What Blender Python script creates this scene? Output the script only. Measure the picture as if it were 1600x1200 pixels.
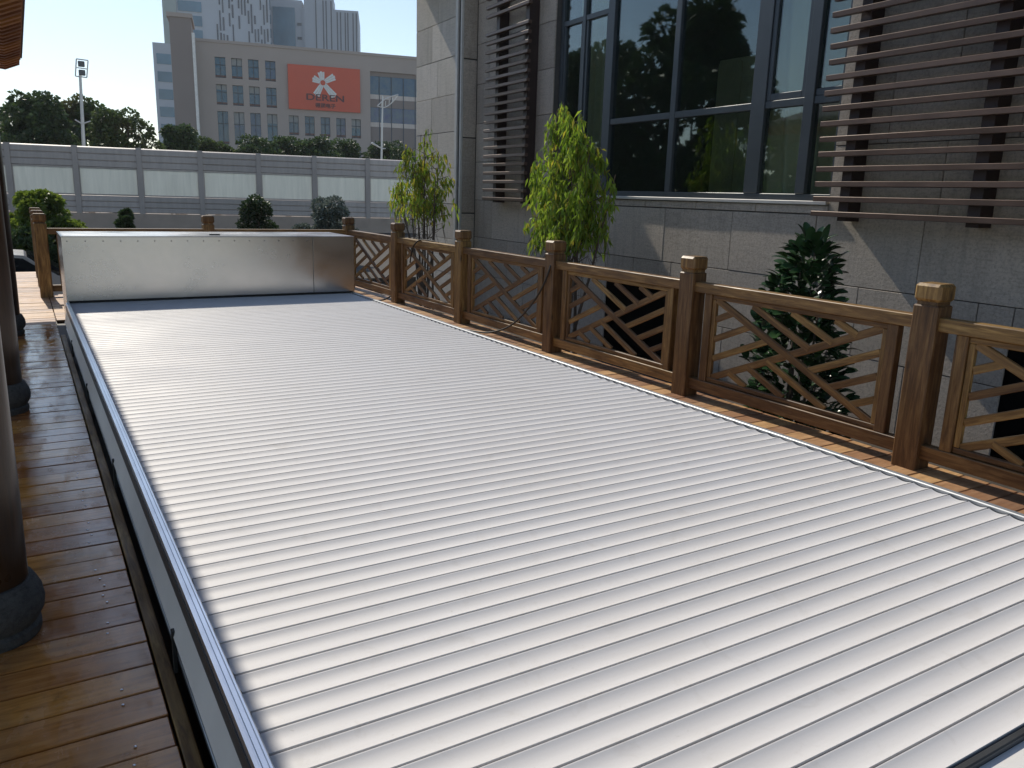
import bpy, math, random
import numpy as np
from mathutils import Matrix, Vector, Euler, Quaternion

for o in list(bpy.data.objects): bpy.data.objects.remove(o)
scene = bpy.context.scene
C = scene.collection
R_ = math.radians

# ------------------------------------------------------------------ camera
cam_d = bpy.data.cameras.new('camera'); cam = bpy.data.objects.new('camera', cam_d); C.objects.link(cam)
cam_d.sensor_width = 36.0; cam_d.lens = 1252.241/1600*36.0
cam_d.clip_start = 0.05; cam_d.clip_end = 3000
pitch, yaw, roll = -0.231023304, 0.547799125, 0.0305739147
fwd = Vector((math.sin(yaw)*math.cos(pitch), math.cos(yaw)*math.cos(pitch), math.sin(pitch)))
right = Vector((math.cos(yaw), -math.sin(yaw), 0)); up = right.cross(fwd)
r2 = math.cos(roll)*right+math.sin(roll)*up; u2 = -math.sin(roll)*right+math.cos(roll)*up
m = Matrix((r2, u2, -fwd)).transposed().to_4x4(); m.translation = (0, 0, 1.5)
cam.matrix_world = m
scene.camera = cam

# ------------------------------------------------------------------ sky and sun
SUN_EL, SUN_AZ = 43.0, -2.8            # azimuth clockwise from +Y
w = bpy.data.worlds.new('World'); scene.world = w; w.use_nodes = True
nt = w.node_tree; nt.nodes.clear()
sky = nt.nodes.new('ShaderNodeTexSky'); sky.sky_type = 'NISHITA'; sky.sun_disc = False
sky.sun_elevation = R_(SUN_EL); sky.sun_rotation = R_(SUN_AZ)
sky.air_density = 1.0; sky.dust_density = 0.35; sky.ozone_density = 1.0; sky.altitude = 50
bgn = nt.nodes.new('ShaderNodeBackground'); bgn.inputs['Strength'].default_value = 0.105
wo = nt.nodes.new('ShaderNodeOutputWorld')
hz = nt.nodes.new('ShaderNodeHueSaturation'); hz.inputs['Saturation'].default_value = 0.95   # hazy, milky city sky
nt.links.new(sky.outputs[0], hz.inputs['Color']); nt.links.new(hz.outputs[0], bgn.inputs[0]); nt.links.new(bgn.outputs[0], wo.inputs[0])
sd = bpy.data.lights.new('sun', 'SUN'); sd.energy = 3.1; sd.angle = R_(0.53); sd.color = (1.0, 0.92, 0.79)
sun = bpy.data.objects.new('sun', sd); C.objects.link(sun)
a, e = R_(SUN_AZ), R_(SUN_EL)
sdir = Vector((-math.sin(a)*math.cos(e), -math.cos(a)*math.cos(e), -math.sin(e)))
sun.rotation_euler = sdir.to_track_quat('-Z', 'Y').to_euler(); sun.location = (0, 20, 20)
vs = scene.view_settings; vs.view_transform = 'Standard'; vs.look = 'None'; vs.exposure = 0.4; vs.gamma = 1.0
vs.use_curve_mapping = False

cy = scene.cycles; cy.max_bounces = 5; cy.diffuse_bounces = 3; cy.glossy_bounces = 3; cy.transmission_bounces = 3; cy.transparent_max_bounces = 6
cy.caustics_reflective = False; cy.caustics_refractive = False
rnd = random.Random(7); nrg = np.random.default_rng(11)

# ------------------------------------------------------------------ helpers
def wmat(o):
    mb = Matrix.LocRotScale(o.location, o.rotation_euler, o.scale)
    if o.parent: return wmat(o.parent) @ o.matrix_parent_inverse @ mb
    return mb
def setparent(o, p):
    if p is not None:
        o.parent = p; o.matrix_parent_inverse = wmat(p).inverted()
def tag(o, label=None, cat=None, group=None, kind=None):
    if label: o['label'] = label
    if cat: o['category'] = cat
    if group: o['group'] = group
    if kind: o['kind'] = kind
    return o
def empty(name, loc, label, cat, group=None, rz=0.0):
    o = bpy.data.objects.new(name, None); C.objects.link(o); o.location = loc; o.rotation_euler = (0, 0, rz)
    o.empty_display_size = 0.2
    return tag(o, label, cat, group)
class MB:
    def __init__(s): s.v = []; s.f = []
    def add(s, v, f):
        n = len(s.v); s.v += [tuple(p) for p in v]; s.f += [tuple(i+n for i in q) for q in f]; return s
    def box(s, x0, x1, y0, y1, z0, z1):
        return s.add([(x0,y0,z0),(x1,y0,z0),(x1,y1,z0),(x0,y1,z0),(x0,y0,z1),(x1,y0,z1),(x1,y1,z1),(x0,y1,z1)],
                     [(0,3,2,1),(4,5,6,7),(0,1,5,4),(1,2,6,5),(2,3,7,6),(3,0,4,7)])
    def cbox(s, x0, x1, y0, y1, z0, z1, b=.006):
        # box with chamfered edges
        xs, ys, zs = (x0, x1), (y0, y1), (z0, z1); V = []; idx = {}
        for i in (0,1):
            for j in (0,1):
                for k in (0,1):
                    sx, sy, sz = (1,-1)[i]*b, (1,-1)[j]*b, (1,-1)[k]*b
                    idx[i,j,k,'x'] = len(V); V.append((xs[i], ys[j]+sy, zs[k]+sz))
                    idx[i,j,k,'y'] = len(V); V.append((xs[i]+sx, ys[j], zs[k]+sz))
                    idx[i,j,k,'z'] = len(V); V.append((xs[i]+sx, ys[j]+sy, zs[k]))
        F = []
        def q(l, c):
            # orient outward
            p = [Vector(V[t]) for t in l]; n = (p[1]-p[0]).cross(p[2]-p[0]); ctr = sum(p, Vector())/len(p)
            F.append(tuple(l) if n.dot(ctr-c) > 0 else tuple(reversed(l)))
        c = Vector(((x0+x1)/2, (y0+y1)/2, (z0+z1)/2))
        for i in (0,1):
            q([idx[i,0,0,'x'], idx[i,1,0,'x'], idx[i,1,1,'x'], idx[i,0,1,'x']], c)
            q([idx[0,i,0,'y'], idx[1,i,0,'y'], idx[1,i,1,'y'], idx[0,i,1,'y']], c)
            q([idx[0,0,i,'z'], idx[1,0,i,'z'], idx[1,1,i,'z'], idx[0,1,i,'z']], c)
        for i in (0,1):
            for j in (0,1):
                q([idx[i,j,0,'x'], idx[i,j,0,'y'], idx[i,j,1,'y'], idx[i,j,1,'x']], c)
                q([idx[i,0,j,'x'], idx[i,0,j,'z'], idx[i,1,j,'z'], idx[i,1,j,'x']], c)
                q([idx[0,i,j,'y'], idx[0,i,j,'z'], idx[1,i,j,'z'], idx[1,i,j,'y']], c)
                for k in (0,1): q([idx[i,j,k,'x'], idx[i,j,k,'y'], idx[i,j,k,'z']], c)
        return s.add(V, F)
    def lathe(s, prof, n=24, cx=0, cy=0):
        V = []; F = []
        for r, z in prof:
            for i in range(n):
                t = 2*math.pi*i/n; V.append((cx+r*math.cos(t), cy+r*math.sin(t), z))
        for k in range(len(prof)-1):
            for i in range(n):
                j = (i+1) % n; F.append((k*n+i, k*n+j, (k+1)*n+j, (k+1)*n+i))
        F.append(tuple(range(n-1, -1, -1))); F.append(tuple((len(prof)-1)*n+i for i in range(n)))
        return s.add(V, F)
    def tube(s, pts, rad, n=6):
        pts = [Vector(p) for p in pts]
        if not hasattr(rad, '__len__'): rad = [rad]*len(pts)
        V = []; F = []; ref = Vector((0.31, 0.17, 0.93))
        for k, p in enumerate(pts):
            t = (pts[min(k+1, len(pts)-1)]-pts[max(k-1, 0)]).normalized()
            if abs(t.dot(ref)) > .97: ref = Vector((0.9, 0.3, 0.1))
            x = t.cross(ref).normalized(); y = t.cross(x)
            for i in range(n):
                an = 2*math.pi*i/n; V.append(p+rad[k]*(math.cos(an)*x+math.sin(an)*y))
        for k in range(len(pts)-1):
            for i in range(n):
                j = (i+1) % n; F.append((k*n+i, (k+1)*n+i, (k+1)*n+j, k*n+j))
        F.append(tuple(range(n))); F.append(tuple((len(pts)-1)*n+i for i in range(n-1, -1, -1)))
        return s.add(V, F)
    def extrude(s, poly, axis, a0, a1):
        # poly: list of 2D points; axis 'x': (y,z) ; 'y': (x,z) ; 'z': (x,y)
        def P(p, t): return {'x': (t, p[0], p[1]), 'y': (p[0], t, p[1]), 'z': (p[0], p[1], t)}[axis]
        n = len(poly); V = [P(p, a0) for p in poly]+[P(p, a1) for p in poly]
        F = [tuple(range(n)), tuple(range(2*n-1, n-1, -1))]
        F += [(i, i+n, (i+1) % n+n, (i+1) % n) for i in range(n)]
        return s.add(V, F)
    def mesh(s, name, mat, smooth=False):
        me = bpy.data.meshes.new(name); me.from_pydata(s.v, [], s.f); me.validate(); me.update()
        if mat: me.materials.append(mat)
        if smooth:
            for p in me.polygons: p.use_smooth = True
            try: me.set_sharp_from_angle(angle=R_(40))
            except Exception: pass
        import bmesh
        bm = bmesh.new(); bm.from_mesh(me); bmesh.ops.recalc_face_normals(bm, faces=bm.faces); bm.to_mesh(me); bm.free()
        return me
    def build(s, name, mat, parent=None, smooth=False, loc=None, rot=None):
        return place(s.mesh(name, mat, smooth), name, parent, loc, rot)
def place(me, name, parent=None, loc=None, rot=None):
    o = bpy.data.objects.new(name, me); C.objects.link(o)
    if loc is not None: o.location = loc
    if rot is not None: o.rotation_euler = rot
    setparent(o, parent); return o
def raw(name, V, F, mat, parent=None, smooth=False):
    me = bpy.data.meshes.new(name); me.from_pydata(V, [], F); me.update(); me.materials.append(mat)
    if smooth: me.polygons.foreach_set('use_smooth', [True]*len(me.polygons))
    return place(me, name, parent)

# ------------------------------------------------------------------ materials
class NT:
    def __init__(s, name):
        s.m = bpy.data.materials.new(name); s.m.use_nodes = True; s.t = s.m.node_tree; s.t.nodes.clear()
        s.out = s.n('ShaderNodeOutputMaterial'); s.b = s.n('ShaderNodeBsdfPrincipled'); s.l(s.b.outputs[0], s.out.inputs[0])
    def n(s, t, **k):
        x = s.t.nodes.new(t)
        for a, v in k.items(): setattr(x, a, v)
        return x
    def l(s, a, b): s.t.links.new(a, b)
    def coord(s, scale=(1,1,1), rand=0.0, kind='Object'):
        tc = s.n('ShaderNodeTexCoord'); v = tc.outputs[kind]
        if rand:
            oi = s.n('ShaderNodeObjectInfo'); mu = s.n('ShaderNodeMath', operation='MULTIPLY'); mu.inputs[1].default_value = rand
            s.l(oi.outputs['Random'], mu.inputs[0]); ad = s.n('ShaderNodeVectorMath', operation='ADD')
            s.l(v, ad.inputs[0]); s.l(mu.outputs[0], ad.inputs[1]); v = ad.outputs[0]
        mp = s.n('ShaderNodeMapping'); mp.inputs['Scale'].default_value = scale; s.l(v, mp.inputs['Vector']); return mp.outputs[0]
    def noise(s, vec, scale, detail=6, rough=.6, dist=0.0):
        x = s.n('ShaderNodeTexNoise'); x.inputs['Scale'].default_value = scale; x.inputs['Detail'].default_value = detail
        x.inputs['Roughness'].default_value = rough; x.inputs['Distortion'].default_value = dist
        s.l(vec, x.inputs['Vector']); return x.outputs['Fac']
    def ramp(s, fac, stops):
        x = s.n('ShaderNodeValToRGB'); el = x.color_ramp.elements
        el[0].position, el[0].color = stops[0][0], (*stops[0][1], 1)
        el[1].position, el[1].color = stops[-1][0], (*stops[-1][1], 1)
        for p, c in stops[1:-1]:
            q = el.new(p); q.color = (*c, 1)
        s.l(fac, x.inputs[0]); return x.outputs[0]
    def mix(s, fac, a, b, mode='MIX'):
        x = s.n('ShaderNodeMix', data_type='RGBA', blend_type=mode)
        for sock, v in ((x.inputs[0], fac), (x.inputs[6], a), (x.inputs[7], b)):
            if hasattr(v, 'links') or hasattr(v, 'is_linked'): s.l(v, sock)
            else: sock.default_value = v if not isinstance(v, tuple) else (*v, 1)[:4]
        return x.outputs[2]
    def maprange(s, v, a, b, c, d):
        x = s.n('ShaderNodeMapRange'); s.l(v, x.inputs[0])
        for i, q in enumerate((a, b, c, d)): x.inputs[i+1].default_value = q
        return x.outputs[0]
    def bump(s, h, strength=.3, dist=.01, base=None):
        x = s.n('ShaderNodeBump'); x.inputs['Strength'].default_value = strength; x.inputs['Distance'].default_value = dist
        s.l(h, x.inputs['Height']); s.l(x.outputs[0], s.b.inputs['Normal']); return x
    def set(s, **k):
        for a, v in k.items():
            i = s.b.inputs[a.replace('_', ' ')]
            if hasattr(v, 'is_linked'): s.l(v, i)
            else: i.default_value = (*v, 1) if isinstance(v, tuple) and len(v) == 3 else v
        return s
def plain(name, col, rough=.5, metal=0.0, var=.12, scale=3.0, bump=0.0, spec=.5):
    t = NT(name); v = t.coord(rand=13.0); n = t.noise(v, scale, 5)
    c = t.mix(t.maprange(n, .3, .7, 0, 1), tuple(x*(1-var) for x in col), tuple(min(1, x*(1+var)) for x in col))
    t.set(Base_Color=c, Roughness=t.maprange(n, .2, .8, rough*.88, min(1, rough*1.12)), Metallic=metal)
    t.b.inputs['Specular IOR Level'].default_value = spec
    if bump: t.bump(t.noise(v, scale*12, 4), bump, .01)
    return t.m
def wood(name, axis, stops, rough=(.3,.5), var=.35, sc=1.0, knots=True, coat=0.0):
    t = NT(name)
    st = {'X': (1.2, 14, 14), 'Y': (14, 1.2, 14), 'Z': (14, 14, 1.2)}[axis]
    v = t.coord(tuple(q*sc for q in st), rand=37.0); g = t.noise(v, 3.0, 8, .65, .6)
    col = t.ramp(g, stops)
    v2 = t.coord((1.0, 1.0, 1.0), rand=19.0); big = t.noise(v2, 2.2, 4, .55)
    col = t.mix(t.maprange(big, .3, .72, 0, var), col, tuple(q*.28 for q in stops[0][1]))
    oi = t.n('ShaderNodeObjectInfo')
    hs = t.n('ShaderNodeHueSaturation'); t.l(col, hs.inputs['Color'])
    t.l(t.maprange(oi.outputs['Random'], 0, 1, .55, 1.25), hs.inputs['Value'])
    t.l(t.maprange(oi.outputs['Random'], 0, 1, .49, .508), hs.inputs['Hue'])
    col = hs.outputs[0]
    if knots:
        vk = t.coord(tuple({'X': (.35,1,1), 'Y': (1,.35,1), 'Z': (1,1,.35)}[axis]), rand=23.0)
        vo = t.n('ShaderNodeTexVoronoi'); vo.inputs['Scale'].default_value = 6.5; t.l(vk, vo.inputs['Vector'])
        col = t.mix(t.maprange(vo.outputs['Distance'], .03, .12, .75, 0), col, tuple(q*.22 for q in stops[0][1]))
    t.set(Base_Color=col, Roughness=t.maprange(big, .3, .7, rough[0], rough[1]))
    if coat: t.b.inputs['Coat Weight'].default_value = coat; t.b.inputs['Coat Roughness'].default_value = .2
    t.bump(g, .35, .004); return t.m
W1 = [(.30, (.075,.034,.012)), (.5, (.225,.122,.040)), (.70, (.42,.26,.095))]
W2 = [(.28, (.20,.085,.03)), (.5, (.34,.155,.05)), (.75, (.46,.23,.085))]
WD = [(.25, (.15,.06,.024)), (.5, (.26,.115,.045)), (.78, (.36,.18,.08))]
M = {}
M['postwood'] = wood('timber_post', 'Z', W1, (.4,.6))
M['railwood'] = wood('timber_rail', 'Y', W1, (.4,.6))
M['railwoodx'] = wood('timber_rail_x', 'X', W1, (.4,.6))
M['slatwood'] = wood('timber_lattice', 'X', W1, (.4,.6))
M['column'] = wood('lacquered_column', 'Z', [(.25,(.018,.008,.005)),(.5,(.045,.018,.008)),(.78,(.085,.036,.014))], (.25,.4), .3, .5, False)
M['rafter'] = wood('rafter_timber', 'X', [(.25,(.24,.09,.025)),(.5,(.40,.165,.045)),(.78,(.52,.25,.08))], (.45,.6), .3)
def deckmat(name, rlo, rhi, stops, worn):
    t = NT(name); v = t.coord((1.5, 16, 16), rand=31.0); g = t.noise(v, 2.6, 8, .65, .5)
    col = t.ramp(g, stops); oi = t.n('ShaderNodeObjectInfo')
    hs = t.n('ShaderNodeHueSaturation'); t.l(col, hs.inputs['Color']); t.l(t.maprange(oi.outputs['Random'], 0, 1, .6, 1.3), hs.inputs['Value'])
    t.l(t.maprange(oi.outputs['Random'], 0, 1, .488, .51), hs.inputs['Hue'])
    geo = t.n('ShaderNodeNewGeometry'); mp = t.n('ShaderNodeMapping'); mp.inputs['Scale'].default_value = (2.2, 1.4, 1); t.l(geo.outputs['Position'], mp.inputs[0])
    big = t.noise(mp.outputs[0], 1.6, 6, .6, .3)
    col = t.mix(t.maprange(big, .45, .68, 0, worn), hs.outputs[0], (.17,.125,.085))
    fine = t.noise(mp.outputs[0], 9, 6, .7)
    col = t.mix(t.maprange(fine, .55, .8, 0, .55), col, (.07,.045,.028))
    mp2 = t.n('ShaderNodeMapping'); mp2.inputs['Scale'].default_value = (3.5, .9, 1); t.l(geo.outputs['Position'], mp2.inputs[0])
    wet = t.maprange(t.noise(mp2.outputs[0], 1.7, 5, .6, .4), .50, .58, 1.0, .35 if rlo < .2 else 1.0)
    mr = t.n('ShaderNodeMath', operation='MULTIPLY'); t.l(t.maprange(t.noise(mp.outputs[0], 4, 5), .35, .65, rlo, rhi), mr.inputs[0]); t.l(wet, mr.inputs[1])
    t.set(Base_Color=col, Roughness=mr.outputs[0])
    t.bump(g, .3, .003); return t.m
M['deck'] = deckmat('deck_board_varnished', .10, .34, [(.25,(.24,.085,.018)),(.5,(.48,.20,.05)),(.78,(.66,.33,.105))], .5)
M['deckdrylit'] = deckmat('deck_board_dry_sunlit', .42, .6, [(.25,(.28,.15,.07)),(.5,(.42,.23,.11)),(.78,(.55,.33,.17))], .25)
# white painted aluminium slats
t = NT('white_aluminium_slat'); v = t.coord((.6, 8, 8), rand=5.0); n = t.noise(v, 4, 5)
geo = t.n('ShaderNodeNewGeometry'); big = t.noise(geo.outputs['Position'], 1.3, 4)
c = t.mix(t.maprange(n, .3, .7, 0, 1), (.60,.59,.59), (.65,.64,.64))
c = t.mix(t.maprange(big, .4, .7, 0, .5), c, (.60,.605,.63))
fs = t.noise(geo.outputs['Position'], 7, 7, .7, .6); c = t.mix(t.maprange(fs, .56, .74, 0, .30), c, (.40,.37,.33))
spk = t.noise(geo.outputs['Position'], 60, 3, .6); c = t.mix(t.maprange(spk, .70, .78, 0, .35), c, (.30,.27,.23))
t.set(Base_Color=c, Roughness=t.maprange(big, .3, .7, .46, .6)); t.bump(t.noise(t.coord((1,1,1), rand=5.0), 160, 2), .03, .002)
M['slat'] = t.m
# brushed stainless steel
def brushed(name, col, r0, r1, st, bump=.08):
    t = NT(name); v = t.coord(st, rand=3.0); n = t.noise(v, 30, 6, .7); geo = t.n('ShaderNodeNewGeometry')
    b = t.noise(geo.outputs['Position'], 1.8, 6, .65, .4)
    c = t.mix(t.maprange(b, .45, .75, 0, .12), col, tuple(q*.7 for q in col))
    sm = t.noise(geo.outputs['Position'], 22, 5, .7, 1.0); c = t.mix(t.maprange(sm, .70, .78, 0, .25), c, tuple(q*.35 for q in col))
    t.set(Base_Color=c, Metallic=1.0, Roughness=t.maprange(b, .3, .7, r0, r1)); t.bump(n, bump, .002); return t.m
M['steel'] = brushed('brushed_steel_sheet', (.44,.445,.45), .19, .30, (1, 1, 6), .05)
M['rail'] = brushed('aluminium_track', (.76,.79,.83), .28, .42, (6, .4, 6))
M['raildull'] = brushed('dull_aluminium_track', (.48,.49,.50), .45, .6, (6, .4, 6))
M['darkmetal'] = plain('dark_anodised_metal', (.10,.105,.11), .45, .6, .2)
M['greystrip'] = plain('grey_white_side_strip', (.86,.84,.80), .45, 0, .1, 2)
M['black'] = plain('black_rubber', (.012,.012,.013), .6, 0, .2)
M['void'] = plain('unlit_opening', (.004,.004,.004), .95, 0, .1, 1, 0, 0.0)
M['marble'] = plain('white_coping', (.74,.73,.71), .4, 0, .06, 2)
M['bronze'] = plain('brown_louvre_metal', (.12,.075,.055), .42, .25, .15, 4)
M['bronzedark'] = plain('dark_louvre_bracket', (.035,.02,.018), .5, .2, .2, 4)
M['frame'] = plain('slate_window_frame', (.055,.066,.075), .4, .3, .12, 3)
M['sill'] = plain('pale_sill_stone', (.52,.50,.46), .5, 0, .1, 5)
M['joint'] = plain('wall_backing', (.09,.085,.08), .85, 0, .15, 5)
def stone(name, c0, c1, speck, rough_=1.0):
    t = NT(name); v = t.coord((1, 1, 1), rand=29.0)
    a_ = t.noise(v, 1.3, 5, .6); f = t.noise(v, 42, 6, .8); f2 = t.noise(t.coord((1,1,9), rand=29.0), 6, 7, .75)
    c = t.mix(t.maprange(a_, .3, .7, 0, 1), c0, c1)
    c = t.mix(t.maprange(f, .46, .66, 0, speck), c, tuple(q*.42 for q in c0))
    c = t.mix(t.maprange(f2, .48, .68, 0, .5), c, tuple(q*.6 for q in c0))
    gp = t.n('ShaderNodeNewGeometry'); mv = t.n('ShaderNodeMapping'); mv.inputs['Scale'].default_value = (5, 5, .45); t.l(gp.outputs['Position'], mv.inputs[0])
    c = t.mix(t.maprange(t.noise(mv.outputs[0], 1.6, 6, .65), .52, .75, 0, .45), c, tuple(q*.5 for q in c0))
    oi = t.n('ShaderNodeObjectInfo'); hs = t.n('ShaderNodeHueSaturation'); t.l(c, hs.inputs['Color']); t.l(t.maprange(oi.outputs['Random'], 0, 1, .84, 1.14), hs.inputs['Value'])
    t.set(Base_Color=hs.outputs[0], Roughness=.82); t.bump(f, rough_, .012); return t.m
M['stone'] = stone('grey_granite_cladding', (.47,.405,.335), (.56,.485,.405), .6)
M['stonelight'] = stone('beige_stone_cladding', (.52,.48,.41), (.58,.53,.47), .25)
M['drum'] = stone('dark_stone_drum', (.085,.08,.075), (.13,.125,.115), .8)
M['concrete'] = plain('concrete', (.33,.31,.285), .85, 0, .18, 1.5, .2)
t = NT('barrier_louvre_metal'); n = t.noise(t.coord((3,3,.5), rand=17.0), 2.0, 6, .65); oi = t.n('ShaderNodeObjectInfo')
hs = t.n('ShaderNodeHueSaturation'); t.l(t.mix(t.maprange(n,.35,.7,0,1), (.56,.49,.44), (.46,.40,.36)), hs.inputs['Color']); t.l(t.maprange(oi.outputs['Random'],0,1,.85,1.15), hs.inputs['Value'])
t.set(Base_Color=hs.outputs[0], Roughness=.5); M['barrier'] = t.m
M['barrierpost'] = plain('barrier_steel_post', (.40,.35,.32), .5, .2, .12, 1)
t = NT('frosted_barrier_panel'); n = t.noise(t.coord((4,1,.35), rand=11.0), 1.5, 6, .6, .3)
t.set(Base_Color=t.mix(t.maprange(n,.3,.7,0,1), (.46,.47,.43), (.74,.72,.65)), Roughness=.35); tl = t.n('ShaderNodeBsdfTranslucent'); tl.inputs[0].default_value = (.70,.75,.76,1); mx = t.n('ShaderNodeMixShader'); mx.inputs[0].default_value = .5; t.l(t.b.outputs[0], mx.inputs[1]); t.l(tl.outputs[0], mx.inputs[2]); t.l(mx.outputs[0], t.out.inputs[0])
M['frost'] = t.m
M['barrierbase'] = plain('barrier_base_wall', (.48,.37,.29), .8, 0, .15, 1)
M['ground'] = plain('courtyard_paving', (.20,.19,.175), .85, 0, .2, .8, .2)
M['soil'] = plain('planting_soil', (.055,.045,.035), .95, 0, .4, 4, .6)
# foliage
def leafmat(name, c0, c1, trans=.35, rough=.4, sc=1.4, c2=None):
    t = NT(name); geo = t.n('ShaderNodeNewGeometry'); n = t.noise(geo.outputs['Position'], sc, 4)
    rp = geo.outputs['Random Per Island']
    c = t.mix(rp, c0, c1)
    if c2: c = t.mix(t.maprange(n, .52, .62, 0, .8), c, c2)
    hs = t.n('ShaderNodeHueSaturation'); t.l(c, hs.inputs['Color']); t.l(t.maprange(n, .3, .7, .65, 1.3), hs.inputs['Value'])
    t.set(Base_Color=hs.outputs[0], Roughness=rough)
    tr = t.n('ShaderNodeBsdfTranslucent'); t.l(hs.outputs[0], tr.inputs[0]); mx = t.n('ShaderNodeMixShader'); mx.inputs[0].default_value = trans
    t.l(t.b.outputs[0], mx.inputs[1]); t.l(tr.outputs[0], mx.inputs[2]); t.l(mx.outputs[0], t.out.inputs[0]); return t.m
M['leafbright'] = leafmat('yellow_green_leaves', (.16,.28,.022), (.36,.48,.05), .5, .45, 2.5)
M['leafyellow'] = leafmat('yellowing_leaves', (.26,.28,.03), (.52,.45,.05), .5, .45, 2.5)
M['leafdark'] = leafmat('dark_tree_leaves', (.035,.068,.022), (.075,.115,.034), .3, .5, .4)
M['leafmid'] = leafmat('mid_green_leaves', (.05,.09,.025), (.11,.15,.038), .35, .5, .5, (.10,.085,.03))
M['leafsilver'] = leafmat('silvery_shrub_leaves', (.07,.10,.075), (.22,.25,.21), .2, .5, 6)
M['leafbush'] = leafmat('sunlit_bush_leaves', (.10,.16,.02), (.20,.26,.035), .45, .5, 2)
M['bark'] = plain('grey_brown_bark', (.12,.09,.065), .85, 0, .3, 20, .4)
t = NT('glossy_rubber_leaf'); oi = t.n('ShaderNodeObjectInfo'); c = t.mix(oi.outputs['Random'], (.018,.05,.022), (.045,.095,.03))
t.set(Base_Color=c, Roughness=.25); M['leafrubber'] = t.m

# ------------------------------------------------------------------ ground and deck (setting)
g = MB().box(-400, 600, -60, 900, -2.0, -1.5).build('ground', M['ground']); tag(g, kind='structure')
bed = MB(); bed.box(4.62, 6.70, -2, 16, -1.5, -.62)
bed = bed.build('planting_bed', M['soil']); tag(bed, kind='structure')
bed2 = MB().box(1.2, 16, 16.6, 36.5, -1.5, -.35).build('planting_bed', M['soil']); tag(bed2, kind='structure')
deck = MB()
deck.box(-4.5, .232, -2.0, 15.86, -.5, -.035); deck.box(.232, 4.56, 9.3, 12.6, -.5, -.036); deck.box(3.4, 4.56, -2, 9.3, -.5, -.0365); deck.box(.232, .33, -2, 9.3, -.5, -.0368)
deck = deck.build('timber_deck', M['black']); tag(deck, kind='structure')
PITCH = .15
nm = MB().lathe([(.0045, 0), (.0045, .0012), (.002, .002)], 8).mesh('nail_head', M['rail'])
def boards(x0, x1, y0, y1, mat, L=None):
    me = MB().cbox(-(x1-x0)/2, (x1-x0)/2, -PITCH/2+.0035, PITCH/2-.0035, -.03, 0, .003).mesh('deck_board', mat)
    y = y0+PITCH/2
    while y < y1:
        bo_ = place(me, 'deck_board', deck, ((x0+x1)/2+rnd.uniform(-.0015,.0015), y, rnd.uniform(-.002, .0015)), (rnd.uniform(-.002,.002), rnd.uniform(-.0008,.0008), rnd.uniform(-.0008,.0008)))
        if x0 < 0 and .9 < y < 5.2:
            for dy in (-.035, .038):
                if rnd.random() < .5: place(nm, 'nail_head', bo_, (.135+rnd.uniform(-.012,.012), y+dy+rnd.uniform(-.006,.006), .0012))
        y += PITCH
boards(-1.6, .236, .6, 9.9, M['deck']); boards(-1.6, .236, 9.9, 15.86, M['deckdrylit'])  # dry tone past the eave shade edge; sunlit look put into its colour
boards(3.42, 4.56, -.6, 12.6, M['deckdrylit'])
boards(.245, 3.41, 10.15, 12.6, M['deckdrylit'])
MB().cbox(.243, .284, -.6, 9.12, -.03, .004, .003).build('border_board', M['railwood'], deck)
kb = MB().box(5.02, 5.12, -2, 13, -.62, -.42).build('bed_kerb', M['concrete']); tag(kb, kind='structure')
# nail heads along the board ends


# ------------------------------------------------------------------ pool cover
CZ = .315
cover = empty('pool_cover', (1.82, .78, CZ), 'white slatted aluminium pool cover lying flat between metal tracks', 'pool cover')
SP = .083; x0, x1 = .352, 3.283; ny = int((9.14-.785)/SP)
prof = []
K = 9
for i in range(K):
    u = i/(K-1); prof.append((.003+(SP-.006)*u, -.0082*(1-(2*u-1)**2)))
poly = prof[:-1]+[(SP-.0075, -.0014), (SP-.0055, -.0007), (SP-.0038, -.0010), (SP-.0026, -.003), (SP-.0026, -.024), (.003, -.024)]
lip = [(.003, 0), (.0015, -.003), (.0015, -.024)]
smesh = MB().extrude(poly, 'x', -(x1-x0)/2, (x1-x0)/2).mesh('cover_slat', M['slat'], True)
for i in range(ny+1):
    place(smesh, 'cover_slat', cover, ((x0+x1)/2+rnd.uniform(-.002,.002), .785+i*SP, CZ+rnd.uniform(-.0003,.0003)), (rnd.uniform(-.003,.003), 0, rnd.uniform(-.0004,.0004)))
MB().box(x0+.01, x1-.01, .785, 9.2, CZ-.05, CZ-.0245).build('underlay', M['black'], cover)
MB().cbox(x0, x1, .766, .7835, CZ-.03, CZ-.003, .003).build('end_bar', M['darkmetal'], cover)
# tracks either side
fr = empty('cover_track_frame', (.30, 5, 0), 'raised metal track frame edging the pool cover down to the deck', 'track frame')
tr = MB().extrude([(.314, CZ-.02), (.314, CZ+.006), (.323, CZ+.0065), (.3245, CZ+.003), (.3275, CZ+.003), (.329, CZ+.0065), (.340, CZ+.0065), (.341, CZ+.010), (.346, CZ+.010), (.350, CZ+.004), (.350, CZ-.02)], 'y', -.6, 9.12)
tr.build('left_track', M['rail'], fr)
MB().box(.3105, .3145, -.6, 9.12, CZ-.074, CZ-.021).build('track_web', M['darkmetal'], fr)
MB().extrude([(.3135, .24), (.291, .138), (.288, .130), (.305, .128), (.3165, .24)], 'y', -.6, 9.12).build('side_strip', M['greystrip'], fr)
MB().box(.306, .311, -.6, 9.12, .0, .125).build('side_panel', M['darkmetal'], fr)
MB().cbox(.297, .3055, -.6, 9.12, .058, .066, .002).build('side_bead', M['rail'], fr)
for y in (2.46, 4.3, 6.1, 7.9):
    MB().cbox(.284, .2965, y-.012, y+.012, .004, .15, .002).build('bracket', M['black'], fr)
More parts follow.
